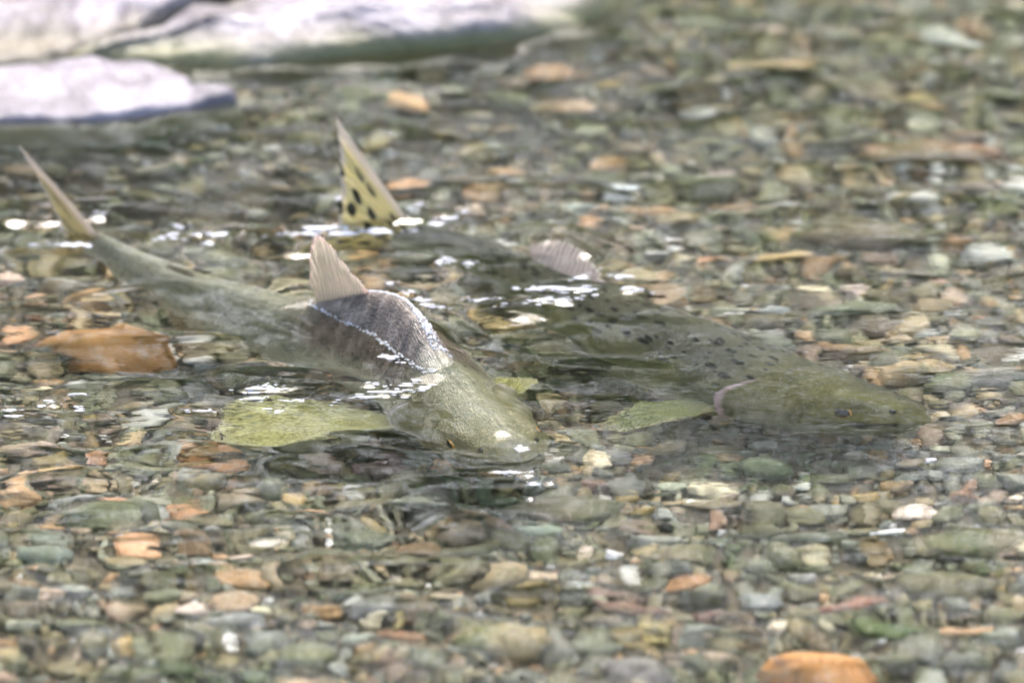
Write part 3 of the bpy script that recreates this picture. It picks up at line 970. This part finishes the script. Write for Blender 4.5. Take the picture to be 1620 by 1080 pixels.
NAMED = [
    (172, 548, 215, 104, 'bright orange', 'large rounded orange rock at the left, beside the humped salmon', 'rock'),
    (30, 523, 54, 30, 'peach', 'pale peach pebble left of the large rounded orange rock', 'pebble'),
    (88, 545, 50, 24, 'red brown', 'dull red stone against the left end of the large orange rock', 'stone'),
    (350, 735, 70, 26, 'orange', 'flat orange pebble below the yellow pectoral fin', 'pebble'),
    (522, 728, 80, 34, 'pinkish', 'pinkish grey pebble in front of the humped salmon\'s yellow fin', 'pebble'),
    (312, 708, 66, 26, 'amber', 'golden amber stone at the tip of the yellow pectoral fin', 'stone'),
    (214, 690, 60, 26, 'tan', 'tan ragged stone left of the golden amber stone', 'stone'),
    (300, 678, 80, 24, 'purple brown', 'dusky mauve stone just behind the golden amber stone', 'stone'),
    (172, 792, 66, 20, 'orange', 'dull orange oval pebble left of the long pale stone', 'pebble'),
    (255, 792, 96, 24, 'pale green', 'long pale grey green stone with an orange one lying against it', 'stone'),
    (296, 806, 96, 20, 'orange', 'long thin orange stone against the pale grey green stone', 'stone'),
    (88, 748, 62, 18, 'ochre', 'thin ochre stone near the left edge', 'stone'),
    (110, 785, 80, 20, 'blue grey', 'blue grey flat stone left of the dull orange oval pebble', 'stone'),
    (335, 826, 96, 30, 'olive brown', 'brown humped stone in front of the long thin orange stone', 'stone'),
    (95, 832, 56, 22, 'orange', 'orange wedge of stone below the blue grey flat stone', 'stone'),
    (180, 842, 34, 16, 'rust', 'small rust stone right of the orange wedge', 'pebble'),
    (160, 815, 110, 36, 'grey green', 'broad grey green stone behind the small rust stone', 'stone'),
    (70, 870, 110, 40, 'blue grey', 'large blue grey flat stone at the lower left', 'stone'),
    (348, 868, 38, 26, 'peach', 'peach pebble beside a pink cream one at the lower left', 'pebble'),
    (386, 876, 48, 28, 'pink white', 'pink cream pebble right of the peach pebble', 'pebble'),
    (322, 892, 42, 24, 'pale grey', 'pale grey pebble in front of the peach pebble', 'pebble'),
    (350, 900, 54, 22, 'pinkish', 'pinkish oval pebble right of the pale grey pebble', 'pebble'),
    (382, 916, 92, 22, 'amber', 'flat amber brown stone in front of the pinkish oval pebble', 'stone'),
    (300, 962, 60, 30, 'pink white', 'chunky pink and white stone at the lower left', 'stone'),
    (410, 963, 44, 22, 'cream', 'pale yellow white oval pebble right of the chunky pink stone', 'pebble'),
    (36, 984, 56, 26, 'pale green', 'pale green flat oval pebble near the left edge', 'pebble'),
    (78, 942, 50, 18, 'cream', 'cream wedge of stone behind the pale green oval pebble', 'pebble'),
    (256, 992, 24, 15, 'orange', 'tiny orange pebble left of and below the chunky pink stone', 'pebble'),
    (195, 1026, 46, 26, 'ochre', 'mustard coloured stone at the bottom left', 'stone'),
    (370, 985, 100, 36, 'blue grey', 'blue grey stone in front of the pale yellow white pebble', 'stone'),
    (516, 965, 80, 24, 'amber', 'amber oval stone right of the pale yellow white pebble', 'stone'),
    (632, 1000, 72, 28, 'rust', 'rust orange stone near the bottom, left of the big brown boulder', 'stone'),
    (642, 908, 74, 40, 'olive brown', 'chunky speckled olive stone in the lower middle', 'stone'),
    (598, 887, 26, 13, 'tan', 'small tan pebble behind the chunky speckled olive stone', 'pebble'),
    (650, 933, 36, 18, 'pale green', 'small pale green pebble in front of the chunky olive stone', 'pebble'),
    (685, 912, 22, 11, 'white', 'small white pebble right of the chunky olive stone', 'pebble'),
    (716, 947, 54, 20, 'tan', 'yellowish tan oval pebble behind the big brown boulder', 'pebble'),
    (795, 1012, 160, 66, 'tan', 'big brownish boulder at the bottom centre', 'boulder'),
    (485, 1040, 96, 52, 'grey green', 'dark grey green round stone at the bottom, left of centre', 'stone'),
    (500, 882, 76, 28, 'olive brown', 'long olive stone left of the small tan pebble', 'stone'),
    (572, 846, 120, 42, 'dark grey', 'long dark grey stone in the lower middle', 'stone'),
    (590, 795, 124, 36, 'olive brown', 'long sloping brown stone in front of the humped salmon\'s chin', 'stone'),
    (684, 826, 32, 15, 'pale grey', 'pale slender pebble right of the long dark grey stone', 'pebble'),
    (768, 876, 26, 16, 'cream', 'small cream pebble right of a dark brown stone', 'pebble'),
    (725, 868, 100, 40, 'dark brown', 'dark brown stone left of the small cream pebble', 'stone'),
    (885, 806, 190, 46, 'dark brown', 'long dark brown slab of stone in front of the air bubbles', 'stone'),
    (850, 838, 90, 42, 'pale green', 'smooth pale green stone below the long dark brown slab', 'stone'),
    (868, 737, 58, 24, 'dark grey', 'dark oval pebble just right of the air bubbles', 'pebble'),
    (908, 722, 38, 30, 'dark grey', 'dark round pebble between the dark oval pebble and a cream one', 'pebble'),
    (945, 730, 56, 28, 'cream', 'cream pebble overlapped by a round grey pebble', 'pebble'),
    (975, 722, 46, 34, 'grey', 'round grey pebble overlapping the cream pebble', 'pebble'),
    (1018, 727, 40, 16, 'peach', 'small light orange pebble right of the round grey pebble', 'pebble'),
    (985, 666, 84, 24, 'tan', 'tan mottled stone between the two salmon', 'stone'),
    (888, 684, 66, 18, 'grey green', 'flat green stone beside the humped salmon\'s snout', 'stone'),
    (884, 701, 80, 18, 'tan', 'flat tan stone beside the humped salmon\'s snout', 'stone'),
    (930, 770, 70, 30, 'purple brown', 'purplish brown stone behind the long dark brown slab', 'stone'),
    (1130, 772, 92, 30, 'cream', 'cream speckled oval stone with a white shard before it', 'stone'),
    (1098, 790, 60, 18, 'white', 'long white shard in front of the cream speckled stone', 'shard'),
    (1130, 800, 100, 36, 'olive brown', 'olive stone under the long white shard', 'stone'),
    (1212, 741, 84, 50, 'grey', 'rounded grey boulder in front of the spotted salmon\'s gills', 'boulder'),
    (1148, 726, 50, 14, 'peach', 'narrow light orange pebble left of the rounded grey boulder', 'pebble'),
    (1060, 768, 60, 20, 'pale green', 'pale striped pebble left of the cream speckled stone', 'pebble'),
    (1264, 770, 38, 18, 'white', 'white quartz pebble right of the rounded grey boulder', 'pebble'),
    (1271, 748, 22, 12, 'white', 'small white pebble just behind the white quartz pebble', 'pebble'),
    (1246, 727, 14, 16, 'pale grey', 'tiny pale chip on the right of the rounded grey boulder', 'pebble'),
    (1128, 712, 84, 20, 'olive brown', 'long brown stone under the spotted salmon\'s pectoral fin', 'stone'),
    (1410, 843, 68, 27, 'white', 'bright white smooth pebble on the right', 'pebble'),
    (1450, 810, 82, 30, 'pink white', 'pink and white speckled stone above the bright white pebble', 'stone'),
    (1378, 810, 58, 32, 'olive brown', 'angular olive stone left of the pink and white stone', 'stone'),
    (1312, 808, 62, 26, 'grey', 'grey angular stone left of the angular olive stone', 'stone'),
    (1382, 786, 72, 15, 'ochre', 'thin ochre stone behind the angular olive stone', 'stone'),
    (1282, 852, 124, 34, 'dark grey', 'long slate grey stone left of the bright white pebble', 'stone'),
    (1540, 857, 200, 44, 'olive brown', 'long olive stone at the right edge', 'stone'),
    (1200, 950, 78, 48, 'blue grey', 'pale blue grey lump of stone at the lower right', 'stone'),
    (1526, 998, 98, 40, 'peach', 'bright tan block of stone at the lower right', 'stone'),
    (1295, 1058, 176, 84, 'bright orange', 'big orange pink boulder at the bottom right', 'boulder'),
    (1610, 1028, 28, 24, 'white', 'white pebble at the bottom right edge', 'pebble'),
    (1272, 911, 50, 28, 'pale grey', 'pale bluish pebble behind the blue grey lump', 'pebble'),
    (1340, 960, 120, 30, 'red brown', 'red brown stone behind a mossy green one', 'stone'),
    (1400, 990, 110, 40, 'moss green', 'mossy green stone between the red brown stone and the tan block', 'stone'),
    (1500, 928, 160, 62, 'olive brown', 'large brown stone behind the bright tan block', 'boulder'),
    (1590, 970, 80, 46, 'grey green', 'grey green stone right of the bright tan block', 'stone'),
    (850, 912, 78, 22, 'cream', 'long cream stone behind and right of the big brown boulder', 'stone'),
    (925, 870, 24, 14, 'cream', 'small cream pebble left of a white shard', 'pebble'),
    (972, 872, 38, 20, 'white', 'small white shard right of the small cream pebble', 'shard'),
    (1070, 880, 120, 36, 'olive brown', 'broad brown stone in the lower middle right', 'stone'),
    (1000, 960, 150, 44, 'purple brown', 'broad purplish stone left of the blue grey lump', 'stone'),
    (1450, 588, 126, 56, 'tan', 'large tan rock just behind the spotted salmon\'s snout', 'rock'),
    (1346, 556, 118, 46, 'rust', 'rusty brown rock behind the spotted salmon\'s head', 'rock'),
    (1565, 600, 116, 44, 'grey', 'grey rock at the right edge beside the large tan rock', 'rock'),
    (1236, 411, 108, 30, 'ochre', 'yellow olive flat stone above the spotted salmon\'s back', 'stone'),
    (1290, 457, 78, 24, 'cream', 'cream pebble, left one of two end to end', 'pebble'),
    (1360, 457, 70, 18, 'pink white', 'pale pink pebble, right one of two end to end', 'pebble'),
    (1350, 490, 150, 46, 'grey green', 'large dark green grey rock in front of the two pale pebbles', 'rock'),
    (1222, 492, 62, 34, 'blue grey', 'blue grey stone left of the large dark green grey rock', 'stone'),
    (1360, 374, 240, 66, 'dark brown', 'very large dark brown rock in the upper right', 'rock'),
    (985, 300, 66, 26, 'white', 'flat white pebble in the upper middle', 'pebble'),
    (915, 320, 60, 24, 'pale grey', 'pale grey pebble left of and below the flat white pebble', 'pebble'),
    (936, 353, 48, 22, 'peach', 'tan slanting pebble below the flat white pebble', 'pebble'),
    (1118, 296, 108, 40, 'grey green', 'grey green rock with a pale pebble behind it', 'rock'),
    (1147, 274, 50, 16, 'pink white', 'pale pebble behind the grey green rock', 'pebble'),
    (1480, 246, 240, 46, 'red brown', 'long red brown rock in the upper right', 'rock'),
    (640, 162, 84, 34, 'peach', 'tan pebble near the top, behind the spotted salmon\'s tail', 'pebble'),
    (345, 300, 76, 22, 'pale grey', 'pale pebble between the two tail fins, the left one', 'pebble'),
    (402, 330, 56, 24, 'pale grey', 'pale slanting pebble between the two tail fins', 'pebble'),
    (1120, 416, 30, 34, 'peach', 'small upright peach pebble above the spotted salmon\'s back', 'pebble'),
    (1166, 390, 46, 30, 'olive brown', 'round olive pebble right of and behind the upright peach pebble', 'pebble'),
    (1400, 411, 84, 28, 'purple brown', 'mauve grey stone in front of the very large dark brown rock', 'stone'),
    (1562, 402, 92, 22, 'pale grey', 'long pale stone near the right edge', 'stone'),
    (880, 166, 140, 30, 'tan', 'long tan stone near the top, right of centre', 'stone'),
    (745, 238, 140, 30, 'tan', 'long light brown stone right of the spotted salmon\'s tail', 'stone'),
    (640, 292, 76, 26, 'orange', 'orange tan pebble touching the spotted salmon\'s tail fin', 'pebble'),
    (970, 258, 70, 22, 'amber', 'orange stone behind the flat white pebble', 'stone'),
    (800, 270, 80, 26, 'peach', 'pale orange stone in the upper middle', 'stone'),
    (1605, 664, 60, 40, 'rust', 'rust red stone at the right edge by the spotted salmon\'s snout', 'stone'),
    (1440, 731, 54, 22, 'tan', 'speckled tan pebble in front of the spotted salmon\'s snout', 'pebble'),
    (1472, 728, 26, 15, 'white', 'white chip right of the speckled tan pebble', 'pebble'),
    (1562, 734, 20, 20, 'peach', 'small upright peach pebble on the right', 'pebble'),
    (1540, 768, 46, 18, 'rust', 'small rusty pebble below the upright peach pebble on the right', 'pebble'),
    (1520, 735, 90, 40, 'grey', 'grey brown stone left of the upright peach pebble on the right', 'stone'),
    (1604, 786, 40, 14, 'cream', 'curved cream sliver at the right edge', 'shard'),
    (850, 60, 130, 34, 'grey green', 'greenish stone near the top beside the pale slabs', 'stone'),
    (1350, 140, 180, 40, 'purple brown', 'broad mauve brown stone near the top right', 'stone'),
    (1500, 60, 140, 34, 'pale grey', 'pale stone near the top right corner', 'stone'),
    (1200, 105, 170, 34, 'tan', 'wide tan stone near the top right of centre', 'stone'),
    (215, 300, 60, 24, 'amber', 'orange brown pebble right of the humped salmon\'s tail', 'pebble'),
    (60, 470, 40, 18, 'peach', 'peach pebble under the humped salmon\'s tail', 'pebble'),
    (250, 740, 130, 30, 'grey green', 'green grey flat stone behind the dull orange oval pebble', 'stone'),
]
# landmarks for the smaller pebbles' labels
LAND = []
for (px, py, w, h, col, label, nm) in NAMED:
    short = label
    for cut in (' with ', ' beside ', ' left of', ' right of', ' behind', ' in front', ' below', ' just', ' near', ' at ', ' against', ' under ', ' above ', ' between', ' overlapp', ' touching', ' on ', ' among', ', ', ' in the'):
        i = short.find(cut)
        if i > 0: short = short[:i]
    LAND.append((px, py, 'the ' + short))
names = [l[2] for l in LAND]
LAND = [l for l in LAND if names.count(l[2]) == 1]
LAND += [(846, 716, "the humped salmon's snout"), (1474, 664, "the spotted salmon's snout"), (1010, 700, "the spotted salmon's pectoral fin tip"),
         (70, 300, "the humped salmon's tail fin"), (575, 280, "the spotted salmon's tail fin"), (540, 400, "the humped salmon's dorsal fin"), (870, 440, "the spotted salmon's dorsal fin")]
for (px, py, w, h, col, label, nm) in NAMED:
    stone(px, py, w, h, col, label, nm)

used = {n[5] for n in NAMED}
boxes = [(n[0], n[1], n[2], n[3]) for n in NAMED]


def on_fish(px, py):
    """pixels the fish cover"""
    for line, hw in (([(35, 240), (150, 372), (440, 460), (610, 500), (740, 610), (846, 716)], [30, 24, 70, 95, 90, 40]),
                     ([(560, 260), (642, 348), (880, 468), (1020, 540), (1160, 588), (1300, 625), (1474, 664)], [40, 24, 60, 70, 75, 65, 35])):
        for i in range(len(line) - 1):
            (x0, y0), (x1, y1) = line[i], line[i + 1]
            t = max(0, min(1, ((px - x0) * (x1 - x0) + (py - y0) * (y1 - y0)) / ((x1 - x0) ** 2 + (y1 - y0) ** 2)))
            if math.hypot(px - x0 - t * (x1 - x0), (py - y0 - t * (y1 - y0))) < hw[i] + (hw[i + 1] - hw[i]) * t: return True
    return 360 < px < 600 and 620 < py < 700


def bank_px(px, py):
    return py < 205 and px < 400 or py < 110 and px < 900 - 3 * py


COMMON = ['olive brown'] * 7 + ['grey'] * 4 + ['grey green'] * 6 + ['tan'] * 4 + ['purple brown'] * 3 + ['dark brown'] * 3 + ['dark grey'] * 3 + ['blue grey'] * 2 + ['rust'] * 2 + \
    ['orange', 'ochre', 'pinkish', 'pinkish', 'red brown', 'pale grey', 'pale grey', 'cream', 'amber', 'peach', 'pale green', 'white']
SHAPES = ['oval', 'flat', 'rounded', 'angular', 'blunt', 'lumpy', 'smooth', 'squat']


def where(px, py, lm):
    dx, dy = px - lm[0], (py - lm[1]) * 2.2
    if abs(dx) > abs(dy): return 'right of ' if dx > 0 else 'left of '
    return 'in front of ' if dy > 0 else 'behind '


n_more, tries = 292 - len(NAMED), 0
while n_more > 0 and tries < 60000:
    tries += 1
    px, py = rng.uniform(-10, 1630), rng.uniform(15, 1085)
    w = float(np.clip(rng.lognormal(math.log(62), .32), 36, 130))
    h = w * rng.uniform(.34, .55)
    if on_fish(px, py) or bank_px(px, py): continue
    if any(abs(px - b[0]) < (w + b[2]) * .47 and abs(py - b[1]) < (h + b[3]) * .47 for b in boxes): continue
    col = COMMON[rng.integers(len(COMMON))]
    if col in ('white', 'cream') and w > 48: col = 'olive brown'
    shp = SHAPES[rng.integers(len(SHAPES))]
    near = sorted(LAND, key=lambda l: math.hypot(px - l[0], 2.2 * (py - l[1])))
    size = 'small ' if w < 52 else ('broad ' if w > 84 else '')
    lab = f"{size}{col} {shp} pebble {where(px, py, near[0])}{near[0][2]}"
    for k in range(1, 4):
        if lab in used: lab = f"{size}{col} {shp} pebble between {near[0][2]} and {near[k][2]}"
    if lab in used or len(lab.split()) > 16: continue
    used.add(lab)
    stone(px, py, w, h, col, lab)
    boxes.append((px, py, w, h))
    n_more -= 1
print('individual stones', len(placed), 'tries', tries)

# ---- the rest of the gravel: thousands of small pebbles, one mass
cell = .03
hashg = {}


def put(x, y, r):
    hashg.setdefault((int(x // cell), int(y // cell)), []).append((x, y, r))


def free(x, y, r, tol):
    i, j = int(x // cell), int(y // cell)
    for a in range(i - 2, i + 3):
        for b in range(j - 2, j + 3):
            for (u, v, q) in hashg.get((a, b), ()):
                if (u - x) ** 2 + (v - y) ** 2 < ((r + q) * tol) ** 2: return False
    return True


for (x, y, a, b) in placed: put(x, y, b)
gr = np.random.default_rng(77)
SHP2 = [stone_shape(V2, np.random.default_rng(300 + i), 3, .13) for i in range(24)]
SHP3 = [stone_shape(V3, np.random.default_rng(500 + i), 3, .13) for i in range(24)]
vs, fs, cs, base = [], [], [], 0
for lo, hi, n_try, tol in ((.017, .030, 2600, .82), (.009, .017, 9000, .74), (.0045, .009, 20000, .62)):
    for _ in range(n_try):
        x, y = gr.uniform(-.52, .52), gr.uniform(-.62, 1.15)
        big = hi > .02
        r = gr.uniform(lo, hi) * .5 * (1.0)
        if not free(x, y, r, tol): continue
        put(x, y, r)
        sh = (SHP3 if big else SHP2)[gr.integers(24)]
        a, b = r * gr.uniform(1.0, 1.5), r * gr.uniform(.75, 1.05)
        c = b * gr.uniform(.5, .95)
        th = gr.uniform(0, math.pi)
        tx, ty = gr.normal(0, .15, 2)
        p = sh * (a, b, c)
        p[:, 2] += tx * p[:, 0] + ty * p[:, 1]
        ct, st_ = math.cos(th), math.sin(th)
        p = np.stack([p[:, 0] * ct - p[:, 1] * st_, p[:, 0] * st_ + p[:, 1] * ct, p[:, 2]], -1)
        p += (x, y, -float(bed_depth(x, y)) + c * gr.uniform(.1, .55))
        col = np.array(PAL[COMMON[gr.integers(len(COMMON))]]) * gr.uniform(.7, 1.25)
        col = col * .74 + np.array((.110, .100, .062)) * .24
        vs.append(p); fs.append((F3 if big else F2_) + base); base += len(p)
        cs.append(np.tile(np.r_[col, 1], (len(p), 1)))
me = new_mesh('gravel', np.vstack(vs), np.vstack(fs), M_GRAVEL)
attr(me, 'stone_colour', 'FLOAT_COLOR', np.vstack(cs))
tag(link('gravel', me), 'fine mixed gravel filling the stream bed between the larger stones', 'gravel', kind='stuff')
print('gravel pebbles', len(vs))

# ------------------------------------------------------------------ pale slabs of rock at the far left bank
M_SLAB = slab_material('pale_slab', (.225, .198, .215), (.075, .062, .068), (.12, .115, .05))
M_BANK = slab_material('pale_bank', (.235, .205, .23), (.07, .056, .064), (.12, .10, .07))
M_WHITE = slab_material('white_slab', (.205, .182, .205), (.09, .078, .09), (.20, .20, .12), .004)


def slab(outline, top, thick, label, mat, seed, name='slab', rise=0.0, dome=.35, edge=.16, undercut=False, rough=1.0):
    """a water-worn slab: closed outline (pixels on the water plane) given a real top, sides and underside"""
    r = np.random.default_rng(seed)
    P = np.array([at(a, b)[:2] for a, b in outline])
    c = P.mean(0)
    n = 260
    closed = np.vstack([P, P[:1]])
    seg = np.r_[0, np.cumsum(np.linalg.norm(np.diff(closed, axis=0), axis=1))]
    u = np.linspace(0, seg[-1], n, endpoint=False)
    q = np.stack([np.interp(u, seg, closed[:, i]) for i in range(2)], -1)
    for _ in range(3): q = (np.roll(q, 2, 0) + np.roll(q, 1, 0) + q * 2 + np.roll(q, -1, 0) + np.roll(q, -2, 0)) / 6
    waves = [(*(r.normal(size=2) * 2 ** (4.2 + .42 * k)), r.uniform(0, 6.28), rough * .0026 * .84 ** k) for k in range(12)]
    rings = []
    prof = [(1.0 - edge * .25, -thick), (1.0, -thick * .6), (1.02, -thick * .3), (1.0, -.1 * thick), (.985, -.03 * thick)] + [(1 - edge * k, dome * top * (1 - (1 - k) ** 2)) for k in (.25, .5, .75, 1.0)]
    if undercut: prof = [(.96, -thick), (.96, -.02), (.965, .001), (.98, .005), (1.0, .010), (.995, .017)] + [(1 - edge * k, .018 + (dome * top - .018) * k) for k in (.3, .65, 1.0)]
    prof += [(1 - edge - (1 - edge) * k, dome * top + (1 - dome) * top * (1 - (1 - k) ** 2)) for k in np.linspace(.05, .995, 34)]
    for f, z in prof:
        w = c + (q - c) * f
        zz = z + rise * (w[:, 1] - c[1]) * (z > 0)
        for (kx, ky, ph, am) in waves:
            zz = zz + am * np.sin(w[:, 0] * kx + w[:, 1] * ky + ph) * (z > -.2 * thick)
            w = w + .5 * am * np.column_stack([np.cos(w[:, 1] * kx + zz * ky + ph), np.sin(w[:, 0] * ky + ph)]) * (f > .5)
        rings.append(np.column_stack([w, zz]))
    V = np.vstack(rings)
    f = [tuple(x) for x in grid_faces(len(rings), n, True)]
    me = new_mesh(name, V, f + [tuple(range(n))[::-1], tuple(range(len(V) - n, len(V)))], mat)
    o = link(name, me)
    tag(o, label, 'rock', 'pale rocks at the water\'s edge', 'thing')
    return o


slab([(-140, 150), (-20, 196), (120, 196), (250, 184), (330, 172), (385, 160), (380, 152), (300, 150), (310, 128), (240, 112), (120, 108), (0, 112), (-120, 118)], 0.011, .15,
     'low white wet slab lying at the water line, nearest of the pale rocks', M_WHITE, 3, dome=.6, edge=.12, rough=.5)
slab([(20, 116), (150, 100), (250, 104), (400, 108), (520, 92), (640, 82), (800, 72), (900, 52), (985, 10), (1000, -60), (700, -60), (430, -10), (380, 20), (240, 70), (120, 88)], 0.026, .16,
     'long pale grey slab with an olive foot, middle one of the pale rocks', M_SLAB, 8, rise=.10, dome=.6)
slab([(-200, 116), (0, 106), (90, 92), (170, 76), (260, 44), (350, 12), (420, -4), (480, -60), (460, -160), (100, -260), (-260, -200)], .030, .17,
     'lilac grey rough rock in the top left corner, above the dark crevice', M_BANK, 14, rise=.16, dome=.9, edge=.06, undercut=True)


# ------------------------------------------------------------------ bubbles and drops
def dome_bubble(px, py, d, label):
    p = at(px, py)
    o = ball('air_bubble', (0, 0, 0), d / px_scale(p) / 2, M_DROP, None, (1.2, 1, .5), None, 16)
    i, j = np.argmin(np.abs(wx - p[0])), np.argmin(np.abs(wy - p[1]))
    o.location = (p[0], p[1], float(Z_w[i, j]) + .0008)
    tag(o, label, 'bubble', 'air bubbles floating by the humped salmon\'s snout')


Z_w = Z
dome_bubble(835, 758, 34, 'largest air bubble floating by the humped salmon\'s snout')
dome_bubble(870, 770, 22, 'middle sized air bubble, right of the largest one')
dome_bubble(839, 792, 12, 'smallest air bubble, in front of the largest one')
for (px, py, d, z, lab) in [(320, 268, 11, .012, 'water drop left of another one behind the humped salmon'), (385, 272, 12, .012, 'water drop right of another one behind the humped salmon'),
                            (615, 210, 11, .020, 'upper water drop in the air beside the spotted tail fin'), (618, 242, 15, .012, 'lower larger water drop in the air beside the spotted tail fin'),
                            (660, 326, 12, .006, 'water drop at the foot of the spotted tail fin')]:
    p = at(px, py, z=z)
    o = ball('water_drop', (0, 0, 0), d / px_scale(p) / 2, M_DROP, None, (1.15, 1, .9), None, 14)
    o.location = p
    tag(o, lab, 'water drop', 'splash drops above the water')


# ------------------------------------------------------------------ white flecks modelled for glints, with some froth, where the fish break the surface
def glint_froth_material():
    t = NT('white_glint_froth')
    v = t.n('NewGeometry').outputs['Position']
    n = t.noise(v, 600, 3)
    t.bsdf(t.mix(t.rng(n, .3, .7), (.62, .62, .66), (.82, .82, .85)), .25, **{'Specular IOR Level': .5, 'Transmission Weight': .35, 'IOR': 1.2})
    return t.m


M_GLINT_FROTH = glint_froth_material()  # white colour stands in for sun glints on water and wet skin
BV, BF = ico(2)
fz = np.random.default_rng(55)


def water_height(x, y):
    i, j = np.argmin(np.abs(wx - x)), np.argmin(np.abs(wy - y))
    return float(Z_w[i, j])


def glint_froth(label, flecks=(), beads=()):
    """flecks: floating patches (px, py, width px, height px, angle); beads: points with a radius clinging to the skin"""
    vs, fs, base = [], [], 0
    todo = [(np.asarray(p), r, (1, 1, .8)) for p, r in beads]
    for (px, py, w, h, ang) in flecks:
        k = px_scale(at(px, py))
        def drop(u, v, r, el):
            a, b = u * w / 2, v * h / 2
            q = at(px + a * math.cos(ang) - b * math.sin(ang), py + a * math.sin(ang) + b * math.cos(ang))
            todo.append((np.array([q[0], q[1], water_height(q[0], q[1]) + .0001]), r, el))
        for _ in range(max(1, int(w / 34))):            # long white lenses for glint streaks
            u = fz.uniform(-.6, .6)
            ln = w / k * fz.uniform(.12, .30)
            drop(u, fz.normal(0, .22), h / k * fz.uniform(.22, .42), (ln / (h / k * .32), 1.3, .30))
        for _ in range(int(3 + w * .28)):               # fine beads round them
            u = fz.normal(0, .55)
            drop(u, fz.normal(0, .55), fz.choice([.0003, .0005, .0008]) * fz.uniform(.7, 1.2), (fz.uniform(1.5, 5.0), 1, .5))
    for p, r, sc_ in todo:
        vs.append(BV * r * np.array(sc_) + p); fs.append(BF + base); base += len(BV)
    o = link('glint_froth', new_mesh('glint_froth', np.vstack(vs), np.vstack(fs), M_GLINT_FROTH))
    tag(o, label, 'glint_froth', kind='stuff')
    return o


def waterline(b, s0, s1, side):
    out = []
    for s in np.linspace(s0, s1, 420):
        ph = np.linspace(0, math.pi * .7, 90) * side
        c = b.surf(np.full(90, s), ph)
        if c[0, 2] > .001:
            k = np.argmin(np.abs(c[:, 2] - .0015))
            if fz.uniform() < .30 + .55 * (math.sin(s * 90) * math.sin(s * 41 + 1) > .05):
                out.append((c[k] + fz.normal(0, .0006, 3), fz.uniform(.0004, .0013)))
    return out


crest = []
for s in np.linspace(.31, .50, 700):
    ph = -abs(fz.normal(.16, .16))
    if fz.uniform() < .55: crest.append((b1.surf(s, ph, .0001), fz.uniform(.0003, .0010)))
glint_froth('white froth along the waterline and wet crest of the salmon\'s hump', [(628, 575, 60, 8, .5), (690, 578, 40, 8, .1)], waterline(b1, .29, .60, 1) + crest)  # white beads stand in for glints on water and wet skin, with some froth
glint_froth('broken white streaks beside the humped salmon\'s tail', [(150, 345, 44, 9, .05), (105, 358, 60, 9, .1), (110, 388, 70, 8, 0), (265, 376, 60, 12, .05), (335, 372, 66, 12, -.08), (285, 356, 26, 8, 0), (330, 386, 24, 6, 0)])
glint_froth('long white streak on the water at the foot of the spotted tail fin', [(505, 368, 150, 16, .0), (590, 366, 70, 14, .0), (690, 352, 90, 10, -.35), (560, 316, 90, 10, .1), (628, 334, 30, 9, 0), (660, 326, 16, 12, 0)])
glint_froth('white streaks around the spotted salmon\'s dorsal fin', [(880, 460, 120, 8, .08), (930, 464, 36, 12, 0), (850, 482, 110, 7, -.12), (920, 436, 40, 6, -.3), (985, 437, 50, 6, 0), (1003, 463, 34, 8, 0), (760, 474, 60, 7, 0)])
glint_froth('white flecks between the two salmon above the hump', [(705, 414, 30, 9, 0), (745, 419, 32, 11, -.5), (645, 464, 30, 8, 0), (665, 472, 34, 8, .1), (690, 487, 56, 8, 0), (618, 448, 24, 6, 0)])
glint_froth('white streaks over the humped salmon\'s yellow pectoral fin', [(422, 617, 86, 9, -.05), (408, 632, 50, 7, 0), (460, 634, 34, 5, 0), (437, 652, 26, 5, 0), (600, 624, 100, 9, -.14), (596, 611, 34, 7, 0), (655, 606, 60, 5, -.3), (665, 618, 50, 4, -.3), (320, 652, 60, 5, 0)])
glint_froth('small cluster of froth by the bubbles at the humped salmon\'s snout', [(850, 766, 30, 8, 0), (800, 748, 60, 6, 0), (826, 712, 34, 8, -.1)])  # some froth, with white flecks standing in for glints
glint_froth('white flecks on the water near the left edge', [(76, 640, 36, 8, 0), (126, 645, 24, 6, 0), (126, 626, 24, 5, 0), (20, 648, 28, 5, 0), (20, 660, 26, 5, 0)])
